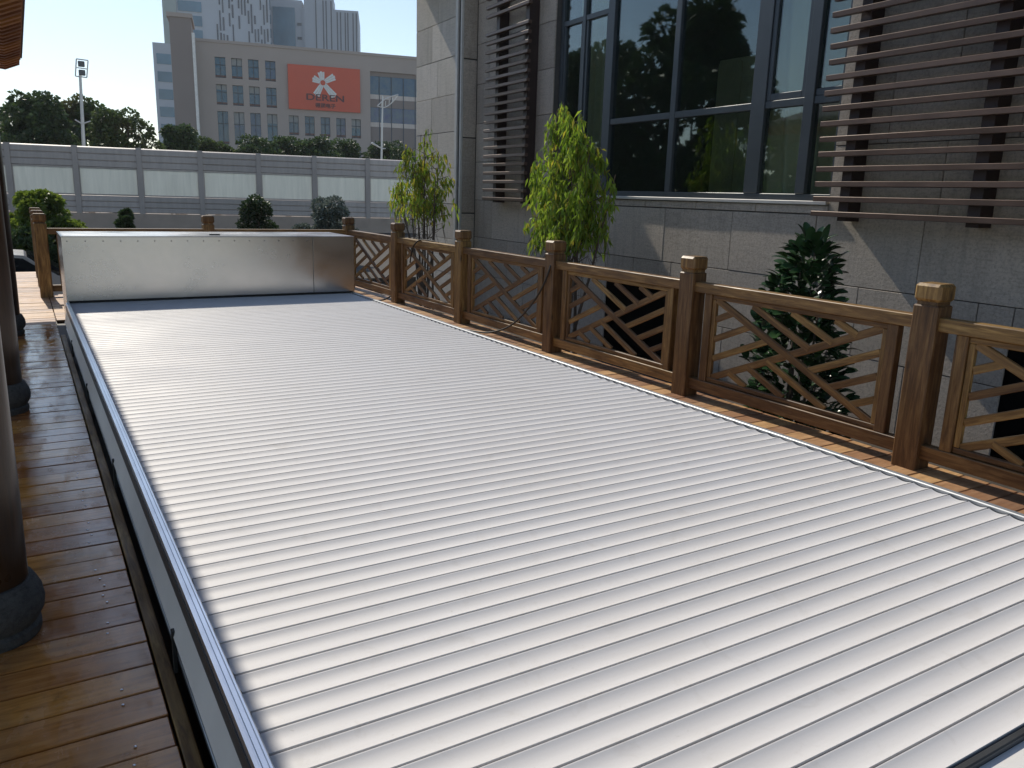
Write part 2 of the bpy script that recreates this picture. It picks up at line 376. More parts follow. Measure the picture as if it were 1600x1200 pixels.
rr = MB().extrude([(3.290, CZ-.02), (3.290, CZ+.006), (3.294, CZ+.010), (3.304, CZ+.010), (3.306, CZ+.005), (3.312, CZ+.005), (3.314, CZ+.010), (3.320, CZ+.010), (3.322, CZ-.02)], 'y', -.6, 9.9)
rr.build('right_track', M['raildull'], fr)
MB().box(3.30, 3.335, -.6, 9.9, 0, CZ-.021).build('right_side_panel', M['darkmetal'], fr)
MB().box(.352, 3.291, -.6, .765, 0, .295).build('pool_end_slab', M['marble'], fr)
# ------------------------------------------------------------------ roller housing box
bx = empty('roller_housing', (1.83, 9.6, 0), 'long brushed steel roller housing box at the far end of pool cover', 'roller housing')
BX0, BX1, BY0, BY1, BZ = .327, 3.335, 9.125, 10.03, .975
MB().cbox(BX0, 2.84, BY0, BY0+.012, CZ+.022, BZ-.004, .002).build('front_panel', M['steel'], bx)
MB().cbox(2.846, BX1, BY0+.0015, BY0+.0135, CZ+.022, BZ-.004, .002).build('front_panel', M['steel'], bx)
MB().cbox(BX0-.004, BX1+.004, BY0-.006, BY1+.004, BZ-.003, BZ+.004, .002).build('lid', M['steel'], bx)
MB().cbox(BX0, BX0+.012, BY0+.0125, BY1, .012, BZ-.004, .002).build('end_panel', M['steel'], bx)
MB().cbox(BX1-.012, BX1, BY0+.014, BY1, .012, BZ-.004, .002).build('end_panel', M['steel'], bx)
MB().cbox(BX0, BX1, BY1, BY1+.012, .012, BZ-.004, .002).build('back_panel', M['steel'], bx)
MB().box(BX0+.013, BX1-.013, BY0+.03, BY0+.05, .1, CZ+.03).build('sealing_brush', M['black'], bx)
MB().cbox(BX0-.003, BX0+.02, BY0-.004, BY0+.012, .012, CZ+.02, .002).build('corner_leg', M['steel'], bx)
MB().cbox(1.76, 1.87, BY0+.20, BY0+.24, BZ+.0045, BZ+.018, .003).build('lid_handle', M['darkmetal'], bx)
scr = MB().lathe([(.006, 0), (.006, .002), (.003, .003)], 8).mesh('screw', M['darkmetal'])
for i in range(16):
    place(scr, 'screw', bx, (BX0+.05+i*.16, BY0-.0005, BZ-.045), (math.pi/2, 0, 0))

# ------------------------------------------------------------------ timber fences
PW = .15
pm = MB().cbox(-PW/2, PW/2, -PW/2, PW/2, -.02, .966, .008).mesh('post', M['postwood'])
nm_ = MB().box(-PW/2+.014, PW/2-.014, -PW/2+.014, PW/2-.014, .9665, .986).mesh('post_neck', M['postwood'])
cm_ = MB().add(*(lambda b: (b.v, b.f))(MB().cbox(-PW/2-.004, PW/2+.004, -PW/2-.004, PW/2+.004, .9865, 1.088, .016))).mesh('post_cap', M['postwood'])
def fence_post(fe, x, y):
    p = place(pm, 'post', fe, (x, y, 0), (0, 0, rnd.uniform(-.01,.01)))
    place(nm_, 'post_neck', p, (x, y, 0)); place(cm_, 'post_cap', p, (x, y, 0))
barcache = {}
def bar(fe, A, B, w, d, side, mat, name):
    # bar of section w (in plane) x d (across) from A to B ; local X along it
    A, B = Vector(A), Vector(B); L = (B-A).length; k = (round(L, 3), w, d, mat.name)
    if k not in barcache: barcache[k] = MB().cbox(-L/2, L/2, -d/2, d/2, -w/2, w/2, min(.004, w/5)).mesh(name, mat)
    x = (B-A).normalized(); y = Vector(side); z = x.cross(y)
    if z.z < 0: y = -y; z = -z
    rot = Matrix((x, y, z)).transposed().to_euler()
    return place(barcache[k], name, fe, (A+B)/2, rot)
def fence_panel(fe, A, B):
    # A, B: post centres (x,y); lattice reads from A (left in the photo) to B
    A = Vector((A[0], A[1], 0)); B = Vector((B[0], B[1], 0)); d = (B-A); L = d.length; d.normalize(); side = Vector((-d.y, d.x, 0))
    def pt(u, z, off=0): p = A+d*u+side*off; return (p.x, p.y, z)
    h = PW/2-.004
    top = bar(fe, pt(h, .862), pt(L-h, .862), .076, .085, side, M['slatwood'], 'top_rail')
    bot = bar(fe, pt(h, .112), pt(L-h, .112), .084, .07, side, M['slatwood'], 'bottom_rail')
    s0, s1 = .21, L-.21
    for u in (s0, s1): bar(fe, pt(u, .1545), pt(u, .8235), .07, .06, side, M['slatwood'], 'stile')
    u0, u1, z0, z1 = s0+.036, s1-.036, .156, .822
    # thin inner frame
    pn = bar(fe, pt(u0, z1-.018), pt(u1, z1-.018), .034, .036, side, M['slatwood'], 'lattice_panel')
    bar(pn, pt(u0, z0+.018), pt(u1, z0+.018), .034, .036, side, M['slatwood'], 'lattice_frame')
    for u in (u0+.0185, u1-.0185): bar(pn, pt(u, z0+.036), pt(u, z1-.036), .034, .034, side, M['slatwood'], 'lattice_frame')
    u0 += .036; u1 -= .036; z0 += .036; z1 -= .036
    uc, zc = (u0+u1)/2, (z0+z1)/2; W = u1-u0; H = z1-z0; k = H/W; bw = .051
    bar(pn, pt(u0, z1), pt(u1, z0), bw, .026, side, M['slatwood'], 'lattice_slat')        # '\'
    bar(pn, pt(u0, z0, .004), pt(u1, z1, .004), bw, .026, side, M['slatwood'], 'lattice_slat')        # '/'
    for i in (1, 2, 3):
        f = i/4.0
        zs = z0+(1-f)*H*.98+.01; us = u0+W*f
        # left triangle: rising right, from the left stile to '\'
        zl = z0+H*f; du = (z1-zl)/(2*k); bar(pn, pt(u0, zl), pt(u0+du, zl+k*du), bw*.92, .022, side, M['slatwood'], 'lattice_slat')
        # right triangle: rising right, from '\' to the right stile
        zr = z0+H*(1-f); du = (zr-z0)/(2*k); bar(pn, pt(u1, zr), pt(u1-du, zr-k*du), bw*.92, .022, side, M['slatwood'], 'lattice_slat')
        # top triangle: falling right, from the top to '/'
        ut = u0+W*f; du = (u1-ut)/2; bar(pn, pt(ut, z1), pt(ut+du, z1-k*du), bw*.92, .022, side, M['slatwood'], 'lattice_slat')
        # bottom triangle: falling right, from '/' to the bottom
        ub = u0+W*(1-f); du = (ub-u0)/2; bar(pn, pt(ub, z0), pt(ub-du, z0+k*du), bw*.92, .022, side, M['slatwood'], 'lattice_slat')
FX = 4.415
fe = empty('wooden_fence', (FX, 7, 0), 'long brown timber fence with criss-cross lattice panels along right of pool cover', 'fence', 'timber deck fences')
ys = [12.32, 10.36, 8.43, 6.50, 4.60, 2.655, .75]
for y in ys: fence_post(fe, FX, y)
for i in range(len(ys)-1): fence_panel(fe, (FX, ys[i]), (FX, ys[i+1]))
fb = empty('wooden_fence', (2.2, 12.32, 0), 'brown timber fence running behind the steel roller housing box', 'fence', 'timber deck fences')
bxs = [.215, 2.31, FX]
for x in bxs[:2]: fence_post(fb, x, 12.32)
for i in range(2): fence_panel(fb, (bxs[i], 12.32), (bxs[i+1], 12.32))
fl = empty('wooden_fence', (.215, 14, 0), 'short timber fence with receding posts beside the sunlit far deck', 'fence', 'timber deck fences')
for y in (13.65, 15.0): fence_post(fl, .215, y)
fence_panel(fl, (.215, 15.0), (.215, 13.65)); fence_panel(fl, (.215, 13.65), (.215, 12.32))
# black cable
cb = [(4.40,6.55,.93),(4.335,6.47,.83),(4.325,6.60,.60),(4.32,6.85,.36),(4.31,7.15,.16),(4.28,7.5,.04),(4.22,7.8,.012),(4.15,8.2,.012),(4.2,8.6,.012),(4.12,9.2,.012),(4.02,9.7,.012)]
def smooth_pts(p, n=6):
    p = [Vector(q) for q in p]; out = []
    for i in range(len(p)-1):
        a0, a1, a2, a3 = p[max(i-1,0)], p[i], p[i+1], p[min(i+2, len(p)-1)]
        for k in range(n):
            t_ = k/n; out.append(.5*((2*a1)+(a2-a0)*t_+(2*a0-5*a1+4*a2-a3)*t_*t_+(3*a1-a0-3*a2+a3)*t_**3))
    out.append(p[-1]); return out
tag(MB().tube(smooth_pts(cb), .0095, 8).build('cable', M['black'], None, True), 'black cable looping down from a fence post onto the deck', 'cable')
cb2 = [(4.34,9.78,.60),(4.345,9.70,.80),(4.37,9.55,.905),(4.42,9.35,.912),(4.47,9.2,.9)]
tag(MB().tube(smooth_pts(cb2), .009, 8).build('cable', M['black'], None, True), 'short black cable draped over the fence top rail', 'cable')
cb3 = [(4.33,10.42,.08),(4.25,10.47,.03),(4.12,10.5,.012),(4.0,10.35,.012)]
tag(MB().tube(smooth_pts(cb3), .011, 8).build('cable', M['black'], None, True), 'black cable end lying on the deck near the roller housing', 'cable')

# ------------------------------------------------------------------ pavilion on the left
pv = empty('pavilion', (-1.5, 5, 0), 'timber pavilion with round columns and projecting rafter eave at left', 'pavilion')
for y in (2.98, 6.13, 9.35):
    cx = -.215
    c = MB().lathe([(.128,.20),(.13,.5),(.128,2.0),(.12,2.95)], 32, cx, y).build('column', M['column'], pv, True)
    MB().lathe([(.148,0),(.153,.012),(.153,.035),(.142,.045),(.152,.06),(.166,.085),(.170,.115),(.165,.15),(.150,.185),(.142,.199)], 36, cx, y).build('stone_base', M['drum'], c, True)
EX, EZ = .208, 2.93
prof = [(-3.0, 3.72), (.02, EZ), (EX, EZ+.065), (EX, EZ+.155), (.02, EZ+.10), (-3.0, 3.82)]
prof = [(p[0]-.145, p[1]) if i in (0,5) else p for i, p in enumerate(prof)]
rfm = MB().extrude([(-3.1, EZ+.30), (.02, EZ), (EX-.02, EZ+.075), (EX-.02, EZ+.15), (.02, EZ+.09), (-3.1, EZ+.40)], 'y', -.05, .05).mesh('rafter', M['rafter'])
y = -3.5
while y < 13.3:
    place(rfm, 'rafter', pv, (0, y, 0)); y += .235
MB().extrude([(-3.1, EZ+.4005), (.02, EZ+.0905), (EX, EZ+.1545), (EX, EZ+.175), (.02, EZ+.12), (-3.1, EZ+.43)], 'y', -3.7, 13.32).build('roof_boarding', M['rafter'], pv)
MB().extrude([(-3.1, EZ+1.6), (-1.4, EZ+.62), (EX+.02, EZ+.18), (EX+.02, EZ+.21), (-1.4, EZ+.68), (-3.1, EZ+1.7)], 'y', -3.8, 13.4).build('roof_deck', M['bronzedark'], pv)
tm = MB().lathe([(.05,-.10),(.05,.10)], 10).mesh('eave_tile', M['drum'])
y = -3.5
while y < 13.3:
    place(tm, 'eave_tile', pv, (EX-.095, y, EZ+.235), (0, math.pi/2+.25, 0)); y += .235
MB().cbox(-.30, -.13, -3.5, 12.9, 2.78, 2.94, .01).build('eave_beam', M['railwood'], pv)

# ------------------------------------------------------------------ stone building on the right
bd = empty('stone_building', (6.75, 8, -1.5), 'grey stone clad building with louvres and dark windows at right', 'building')
WX = 6.75; TOPZ = 7.0
wall = MB()
wall.box(WX+.02, WX+.30, -6, 5.28, -1.5, TOPZ); wall.box(WX+.021, WX+.30, 10.22, 12.65, -1.5, TOPZ); wall.box(WX+.0205, WX+.301, 5.28, 10.22, -1.5, 1.42)
wall.box(WX+.0205, WX+.301, 5.28, 10.22, 5.6, TOPZ)
wall = wall.build('wall', M['joint'], bd)
tc_ = {}
def tile(par, x, ya, yb, za, zb, mat, th=.02, gap=.004):
    k = (round(yb-ya, 3), round(zb-za, 3), mat.name)
    if k not in tc_: tc_[k] = MB().cbox(0, th, -(yb-ya)/2+gap, (yb-ya)/2-gap, -(zb-za)/2+gap, (zb-za)/2-gap, .003).mesh('stone_panel', mat)
    place(tc_[k], 'stone_panel', par, (x+rnd.uniform(-.0015,.0015), (ya+yb)/2, (za+zb)/2))
rows = [-1.16, -.52, .12, .764, 1.405]
# dark low openings in the wall: (y0,y1,z0,z1)
opens = [(7.43, 8.70, -1.2, .50), (1.0, 3.47, -1.2, .46)]
def clear(ya, yb, za, zb):
    return not any(ya < o[1]-.01 and yb > o[0]+.01 and za < o[3]-.01 and zb > o[2]+.01 for o in opens)
def cells(ya, yb, za, zb, off, par, mat):
    cuts = [ya]+sorted([q for q in np.arange(off, yb, 1.1) if ya+.12 < q < yb-.12])+[yb]
    for o in opens:
        if o[2] < zb-.05 and o[3] > za+.05: cuts += [q for q in o[:2] if ya < q < yb]
    cuts = sorted(cuts)
    for c0, c1 in zip(cuts[:-1], cuts[1:]):
        if c1-c0 < .03: continue
        z0_, z1_ = za, zb
        for o in opens:
            if c0 < o[1]-.01 and c1 > o[0]+.01:
                if za < o[3] < zb: z0_ = o[3]
                elif o[2] <= za and zb <= o[3]: z0_ = z1_
        if z1_-z0_ > .04: tile(par, WX, c0, c1, z0_, z1_, mat)
for i in range(len(rows)-1):
    cells(-1.0, 12.64, rows[i], rows[i+1], -.1 if i % 2 == 1 else .45, wall, M['stone'])
z = 1.405; i = 0
while z < TOPZ-.6:
    cells(-1.0, 5.28, z, z+.64, .35 if i % 2 else -.2, wall, M['stone'])
    cells(10.22, 12.64, z, z+.64, 11.1 if i % 2 else 10.6, wall, M['stone']); z += .64; i += 1
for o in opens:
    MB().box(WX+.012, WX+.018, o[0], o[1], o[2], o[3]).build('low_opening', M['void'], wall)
# sill course
yy = 5.28
while yy < 10.2:
    y2 = min(yy+.9, 10.22); tile(wall, WX-.004, yy, y2, 1.41, 1.495, M['stone']); yy = y2
MB().cbox(WX-.03, WX+.14, 5.29, 10.215, 1.498, 1.535, .005).build('window_sill', M['sill'], wall)
# projecting block
BXX = 6.45
blk = MB().box(BXX+.02, WX+.4, 12.67, 14.57, -1.5, TOPZ).build('projecting_pier', M['joint'], bd)
z = -1.16; i = 0
while z < TOPZ-.3:
    z2 = z+.62
    for ya, yb in (((12.87, 13.6), (13.6, 14.57)) if i % 2 else ((12.87, 13.85), (13.85, 14.57))):
        k = ('b', round(yb-ya,3))
        tile(blk, BXX, ya, yb, z, z2, M['stonelight'])
    z = z2; i += 1
MB().cbox(BXX-.01, BXX+.03, 12.78, 12.865, -1.5, TOPZ, .006).build('corner_trim', M['sill'], blk)
MB().cbox(BXX+.004, BXX+.05, 12.65, 12.695, -1.5, TOPZ, .006).build('corner_trim', M['sill'], blk)
z = -1.39; i = 0
while z < TOPZ-1:
    fm = MB().cbox(BXX+.052, WX-.004, 12.648, 12.669, z+.012, z+1.28-.012, .003).build('stone_panel', M['stone'], blk)
    z += 1.28
# unseen overhang added above the view to cast the pier's diagonal shade
MB().cbox(BXX-.75, BXX+.02, 12.65, 14.53, 5.28, 5.7, .01).build('shade_canopy', M['stonelight'], blk)
# window: frame, panes
win = MB().cbox(WX+.08, WX+.17, 5.30, 10.20, 1.537, 1.60, .004).build('window', M['frame'], bd)
def fr_(ya, yb, za, zb, dx=0.0): MB().cbox(WX+.08-dx, WX+.17+dx, ya, yb, za, zb, .005).build('frame_bar', M['frame'], win)
ZT = 5.58
vb = [(10.13, 10.20), (9.59, 9.655), (8.93, 9.07), (7.655, 7.745), (6.27, 6.46), (5.655, 5.77), (5.30, 5.36)]
for k, (ya, yb) in enumerate(vb): fr_(ya, yb, 1.602, ZT, .004*(k % 3))
tz = (2.455, 2.53)
spans = [(vb[i+1][1], vb[i][0]) for i in range(len(vb)-1)]
for i, (ya, yb) in enumerate(spans):
    if i >= 2: fr_(ya+.001, yb-.001, *tz, -.004)
    else: fr_(ya+.001, yb-.001, 3.86, 3.93, -.004)
for i, (ya, yb) in enumerate(spans):       # opening sashes
    if i == 4:
        fr_(ya+.001, ya+.055, 2.531, ZT, -.012); fr_(yb-.055, yb-.001, 2.531, ZT, -.012); fr_(ya+.056, yb-.056, 2.531, 2.60, -.012)
    if i == 5: fr_(ya+.001, yb-.001, 2.531, 2.60, -.012)
    if i in (0, 1):
        fr_(ya+.001, ya+.05, 1.602, 3.859, -.012); fr_(yb-.05, yb-.001, 1.602, 3.859, -.012)
t = NT('tinted_window_glass')
gl = t.n('ShaderNodeBsdfGlossy'); gl.inputs['Roughness'].default_value = .02; gl.inputs['Color'].default_value = (.80,.88,.92,1)
tp = t.n('ShaderNodeBsdfTransparent'); tp.inputs['Color'].default_value = (.72,.78,.76,1)
lw = t.n('ShaderNodeLayerWeight'); lw.inputs['Blend'].default_value = .5; pw = t.n('ShaderNodeMath', operation='POWER'); pw.inputs[1].default_value = 4.0; t.l(lw.outputs['Facing'], pw.inputs[0])
fz = t.n('ShaderNodeMath', operation='MULTIPLY_ADD'); fz.inputs[1].default_value = .85; fz.inputs[2].default_value = .09; t.l(pw.outputs[0], fz.inputs[0])
mx = t.n('ShaderNodeMixShader'); t.l(fz.outputs[0], mx.inputs[0]); t.l(tp.outputs[0], mx.inputs[1]); t.l(gl.outputs[0], mx.inputs[2]); t.l(mx.outputs[0], t.out.inputs[0])
M['glass'] = t.m
for i, (ya, yb) in enumerate(spans):
    zz = [1.602, tz[0], tz[1], ZT] if i >= 2 else [1.602, 3.859, 3.931, ZT]
    for za, zb in ((zz[0], zz[1]), (zz[2], zz[3])):
        po = MB().box(WX+.118, WX+.126, ya, yb, za, zb).build('pane', M['glass'], win)
        po.rotation_euler = (0, 0, 0)
# room behind the glass
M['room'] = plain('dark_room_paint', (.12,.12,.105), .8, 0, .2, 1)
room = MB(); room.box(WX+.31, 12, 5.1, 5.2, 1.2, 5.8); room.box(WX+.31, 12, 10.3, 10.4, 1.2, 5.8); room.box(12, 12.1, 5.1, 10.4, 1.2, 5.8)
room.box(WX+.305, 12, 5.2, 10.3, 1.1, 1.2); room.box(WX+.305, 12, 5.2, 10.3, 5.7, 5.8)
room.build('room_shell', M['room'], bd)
t = NT('olive_curtain'); t.set(Base_Color=(.78,.70,.48), Roughness=.8); M['curtain'] = t.m
def curtain(y0, y1, z0, z1, x, label):
    n = 60; V = []; F = []
    for i in range(n+1):
        u = i/n
        for k, z_ in enumerate((z0, (z0+z1)/2, z1)):
            pin = 1-.25*(1-k/2)
            V.append((x+.05*math.sin(u*34+k*.2)+.02*math.sin(u*11), y0+(y1-y0)*u*(.72+.14*k), z_))
    for i in range(n):
        for k in range(2): F.append((i*3+k, (i+1)*3+k, (i+1)*3+k+1, i*3+k+1))
    return tag(raw('curtain', V, F, M['curtain'], None, True), label, 'curtain')
curtain(5.22, 6.75, 1.22, 5.6, 6.98, 'olive beige curtain gathered behind the right window pane')
curtain(9.5, 10.25, 1.22, 5.6, 7.2, 'dark green curtain hanging behind the far left window panes')
cab = MB().cbox(10.2, 10.9, 10.0-.6, 10.25, 1.2, 3.4, .01)
wd = empty('wardrobe', (9.6, 9.2, 1.2), 'pale wooden wardrobe standing inside the dark room', 'wardrobe')
M['cabinet'] = plain('pale_cabinet', (.70,.60,.36), .5, 0, .1, 2)
MB().cbox(9.4, 10.0, 8.6, 9.6, 1.21, 3.6, .01).build('body', M['cabinet'], wd)
MB().cbox(9.375, 9.398, 8.61, 9.09, 1.25, 3.55, .006).build('door', M['cabinet'], wd)
MB().cbox(9.375, 9.398, 9.11, 9.59, 1.25, 3.55, .006).build('door', M['cabinet'], wd)
# louvre screens
def louvre(y0, y1, z0, z1, pitch, fins, label, skip=()):
    lv = MB()
    for fy in fins: lv.box(WX-.17, WX-.001, fy-.05, fy+.05, z0-.06, z1)
    lv = lv.build('louvre_screen', M['bronzedark'], bd)
    me = MB().cbox(-.03, .03, -(y1-y0)/2, (y1-y0)/2, -.023, .023, .003).mesh('louvre_slat', M['bronze'])
    z_ = z0; i = 0
    while z_ < z1:
        if i not in skip: place(me, 'louvre_slat', lv, (WX-.215, (y0+y1)/2+rnd.uniform(-.008,.008), z_), (0, R_(rnd.uniform(-3,3)), rnd.uniform(-.002,.002)))
        z_ += pitch; i += 1
    return lv
louvre(-.5, 5.27, 1.42, 6.2, .1335, (4.985, 3.80, 2.62, 1.44), 'x')
louvre(10.57, 11.9, 1.44, 6.2, .1335, (11.62, 10.72), 'x', (20,))

# ------------------------------------------------------------------ vegetation helpers
def leaves(name, ctr, dirs, L, Wd, mat, parent, droop=.35, kind='stuff'):
    """six-vertex bent leaves. ctr: n x 3 base points, dirs: n x 3 unit directions"""
    n = len(ctr); ctr = np.asarray(ctr, float); d = np.asarray(dirs, float); d /= np.linalg.norm(d, axis=1)[:, None]
    r = nrg.normal(size=(n, 3)); s = np.cross(d, r); s /= np.linalg.norm(s, axis=1)[:, None]+1e-9
    L = L*nrg.uniform(.7, 1.25, n)[:, None]; w_ = Wd*nrg.uniform(.75, 1.2, n)[:, None]
    mid = ctr+d*L*.5; tip = ctr+d*L+np.array([0, 0, -1.0])*L*droop
    V = np.stack([ctr, mid-s*w_, mid+s*w_, tip], 1).reshape(-1, 3)
    F = (np.arange(n)[:, None]*4+np.array([[0, 1, 3, 2]])).tolist()
    o = raw(name, V.tolist(), F, mat, parent); o['kind'] = kind; return o
def crown_points(clumps, per, sig):
    out = []; dd = []
    for (c, r) in clumps:
        n = max(3, int(per*r**2)); v = nrg.normal(size=(n, 3)); v /= np.linalg.norm(v, axis=1)[:, None]
        rad = r*nrg.uniform(.55, 1.05, n)[:, None]; out.append(np.array(c)+v*rad*np.array([1, 1, .8])); dd.append(v+nrg.normal(size=(n, 3))*sig)
    return np.concatenate(out), np.concatenate(dd)
def broad_tree(loc, H, rx, crown_z0, mat, label, cat='tree', group=None, nclump=40, per=260, leaf=.28, name='broadleaf_tree', trunk_r=.25, seed=0):
    rr = np.random.default_rng(seed); t_ = empty(name, loc, label, cat, group); x, y, z = loc
    mb = MB(); mb.tube([(x, y, z-.1), (x+.1, y, z+crown_z0*.6), (x, y, z+crown_z0+.4*(H-crown_z0))], [trunk_r, trunk_r*.75, trunk_r*.4], 8)
    cl = []
    for i in range(nclump):
        th = rr.uniform(0, 2*math.pi); q = rr.uniform(0, 1)**.5; hz = rr.uniform(0, 1)
        lim = math.sin(math.pi*min(.98, .15+.8*hz))**.6
        c = (x+rx*q*lim*math.cos(th), y+rx*q*lim*math.sin(th), z+crown_z0+(H-crown_z0)*hz*.92)
        r = rx*rr.uniform(.16, .34); cl.append((c, r))
        if i % 4 == 0: mb.tube([(x, y, z+crown_z0*.8), ((x+c[0])/2, (y+c[1])/2, (z+crown_z0+c[2])/2), c], [trunk_r*.4, trunk_r*.25, trunk_r*.08], 5)
    mb.build('trunk', M['bark'], t_)
    P_, D_ = crown_points(cl, per/(rx*rx*.06), .5)
    leaves('crown', P_, D_, leaf, leaf*.33, mat, t_, .2); return t_

# ------------------------------------------------------------------ weeping young trees by the wall
def weeping(loc, tips, name, label, seed, mats, n_leaf=26, L=.17, zlow=.8):
    rr = np.random.default_rng(seed); t_ = empty(name, loc, label, 'tree', 'young trees between fence and building'); x, y, z = loc
    mb = MB(); P_ = []; D_ = []
    for k, (dx, dy, dz, spread) in enumerate(tips):
        base = Vector((x+rr.uniform(-.12,.12), y+rr.uniform(-.2,.2), z)); top = Vector((x+dx, y+dy, dz))
        midp = base.lerp(top, .55)+Vector((rr.uniform(-.05,.05), rr.uniform(-.05,.05), 0))
        mb.tube([base, base.lerp(midp, .5), midp, top], [.022, .019, .014, .006], 6)
        for j in range(int(26*spread)):
            f = rr.uniform(.42, 1.0); p0 = midp.lerp(top, (f-.42)/.58); th = rr.uniform(0, 2*math.pi); ln = rr.uniform(.10, .34)*spread*(1.0-.3*f)
            p1 = p0+Vector((math.cos(th)*ln, math.sin(th)*ln, rr.uniform(.02,.14)))
            p2 = p1+Vector((math.cos(th)*ln*.45, math.sin(th)*ln*.45, -rr.uniform(.12,.38)))
            mb.tube([p0, p1, p2], [.006, .004, .002], 4)
            for q in range(n_leaf):
                u = rr.uniform(0, 1); b = p1.lerp(p2, u) if rr.uniform() < .7 else p0.lerp(p1, u)
                P_.append(tuple(b+Vector(rr.normal(0, .025, 3)))); D_.append((rr.normal(0,.4), rr.normal(0,.4), -.8+rr.normal(0,.3)))
    mb.build('stems', M['bark'], t_)
    P_ = np.array(P_); D_ = np.array(D_); kp = P_[:, 2] > zlow+rr.uniform(0, .4, len(P_)); P_ = P_[kp]; D_ = D_[kp]; sel = rr.uniform(0, 1, len(P_)) < mats[2]
    leaves('crown', P_[~sel], D_[~sel], L, L*.17, mats[0], t_, .35); leaves('yellowed_leaves', P_[sel], D_[sel], L, L*.17, mats[1], t_, .35)
    return t_
weeping((5.6, 12.1, -.62), [(0,-.05,2.40,1.0),(-.1,.3,2.2,.9),(.1,-.35,2.05,.9),(0,.05,2.0,1.0),(-.05,-.55,1.75,.7),(0,1.0,1.62,.75),(.1,1.35,1.5,.6),(0,-.1,1.5,.8),(0,.5,1.45,.7)], 'weeping_tree',
        'slender weeping tree with thinner yellowing foliage beside the pale building corner', 3, (M['leafbright'], M['leafyellow'], .38), 20, .085, 1.0)
weeping((5.6, 8.0, -.62), [(0,.35,2.50,1.0),(0,.1,2.42,1.0),(0,-.2,2.35,1.0),(0,.0,2.1,1.1),(0,.45,2.05,1.0),(0,-.4,2.1,1.0),(0,.65,1.7,.9),(0,-.35,1.7,1.0),(0,.3,1.55,1.1),(0,0,1.5,1.0),(0,-.85,1.75,.45),(0,.55,1.25,.8),(0,-.3,1.25,.7)], 'weeping_tree',
        'dense bright green weeping tree in front of the dark window', 5, (M['leafbright'], M['leafyellow'], .12), 27, .088, .82)
# rubber plant: big glossy leaves, each one an object
rp_ = empty('rubber_plant', (5.6, 4.45, -.62), 'dark glossy rubber plant seen through the near fence panel', 'plant')
lm = []
for k in range(3):
    V = []; F = []; nseg = 6; Ll = .145; Wd = (.042, .047, .037)[k]
    for i in range(nseg+1):
        u = i/nseg; wv = Wd*math.sin(math.pi*min(1, (u**1.25)*.93+.04))**.6 if 0 < u < 1 else (.004 if u == 0 else .012)
        zc = -.035*u*u*(1+.5*k); V += [(u*Ll, -wv, zc+.012*wv/Wd), (u*Ll, 0, zc), (u*Ll, wv, zc+.012*wv/Wd)]
    for i in range(nseg):
        for j in range(2): F.append((i*3+j, (i+1)*3+j, (i+1)*3+j+1, i*3+j+1))
    me = bpy.data.meshes.new('leaf'); me.from_pydata(V, [], F); me.materials.append(M['leafrubber'])
    me.polygons.foreach_set('use_smooth', [True]*len(me.polygons)); me.update(); lm.append(me)
rb = random.Random(21); mb = MB(); PX, PY, PZ = 5.6, 4.47, -.62
for k in range(9):
    th = k*2.4; r_ = .05+.045*k; top = Vector((PX+.6*r_*math.cos(th), PY+r_*math.sin(th), 1.25-.19*k)); b0 = Vector((PX+.05*math.cos(th), PY+.07*math.sin(th), PZ)); mb.tube([b0, b0.lerp(top, .5)+Vector((.02, .02, 0)), top], [.014, .012, .005], 6)
def rub(i, n):
    f = ((i+.5)/n)**.85; z_ = 1.20-1.72*f; R0 = .09+.44*f**.6
    if f > .85: R0 *= .85
    th = i*2.39996+rb.uniform(-.3, .3); q = R0*rb.uniform(.6, 1.0)*(1+.22*math.sin(3*th+5*f)+.12*math.sin(9*f*3.1+th))
    return Vector((PX+.72*q*math.cos(th), PY+q*math.sin(th)+.05*f, z_+rb.uniform(-.06, .06))), th, rb.uniform(.2, 1.2)+(.3 if f < .1 else 0)
for i in range(290):
    p, th, el = rub(i, 290)
    o = place(lm[rb.randrange(3)], 'leaf', rp_, p, Euler((rb.uniform(-.9,.9), -el-rb.uniform(-.3,.5), th+rb.uniform(-.9,.9)), 'XYZ')); s_ = rb.uniform(.72, 1.08); o.scale = (s_, s_, s_)
V = []; F = []
for i in range(800):
    p, th, el = rub(i, 800); p = Vector((PX, PY, p.z)).lerp(p, .88); mt = Matrix.Translation(p) @ Euler((rb.uniform(-.6,.6), -el, th), 'XYZ').to_matrix().to_4x4(); b_ = len(V)
    src = lm[i % 3]; V += [tuple(mt @ (v_.co*.9)) for v_ in src.vertices]; F += [tuple(q_+b_ for q_ in pl_.vertices) for pl_ in src.polygons]
raw('inner_leaves', V, F, M['leafrubber'], rp_, True)['kind'] = 'stuff'
mb.build('stem', M['bark'], rp_)

# ------------------------------------------------------------------ shrubs behind the back fence
def shrub(loc, rx, h, mat, label, name, seed, leaf=.09, n=22, group='garden shrubs behind the deck', per=320):
    return broad_tree(loc, h, rx, h*.28, mat, label, 'shrub', group, n, per, leaf, name, .05, seed)
shrub((.46, 24.2, -1.5), .85, 2.75, M['leafbush'], 'large yellow-green sunlit bush behind the far deck posts', 'bush', 31, .13, 40)
shrub((.25, 23.4, -1.5), .85, 1.85, M['leafdark'], 'dark low shrub under the yellow-green bush', 'bush', 32, .11, 26)
shrub((2.1, 20.2, -.35), .26, 1.36, M['leafdark'], 'small dark green shrub before the grey barrier', 'shrub', 33, .08, 20)
shrub((6.68, 20.0, -.35), .72, 1.62, M['leafsilver'], 'rounded silvery grey shrub behind the back fence', 'shrub', 35, .075, 40)
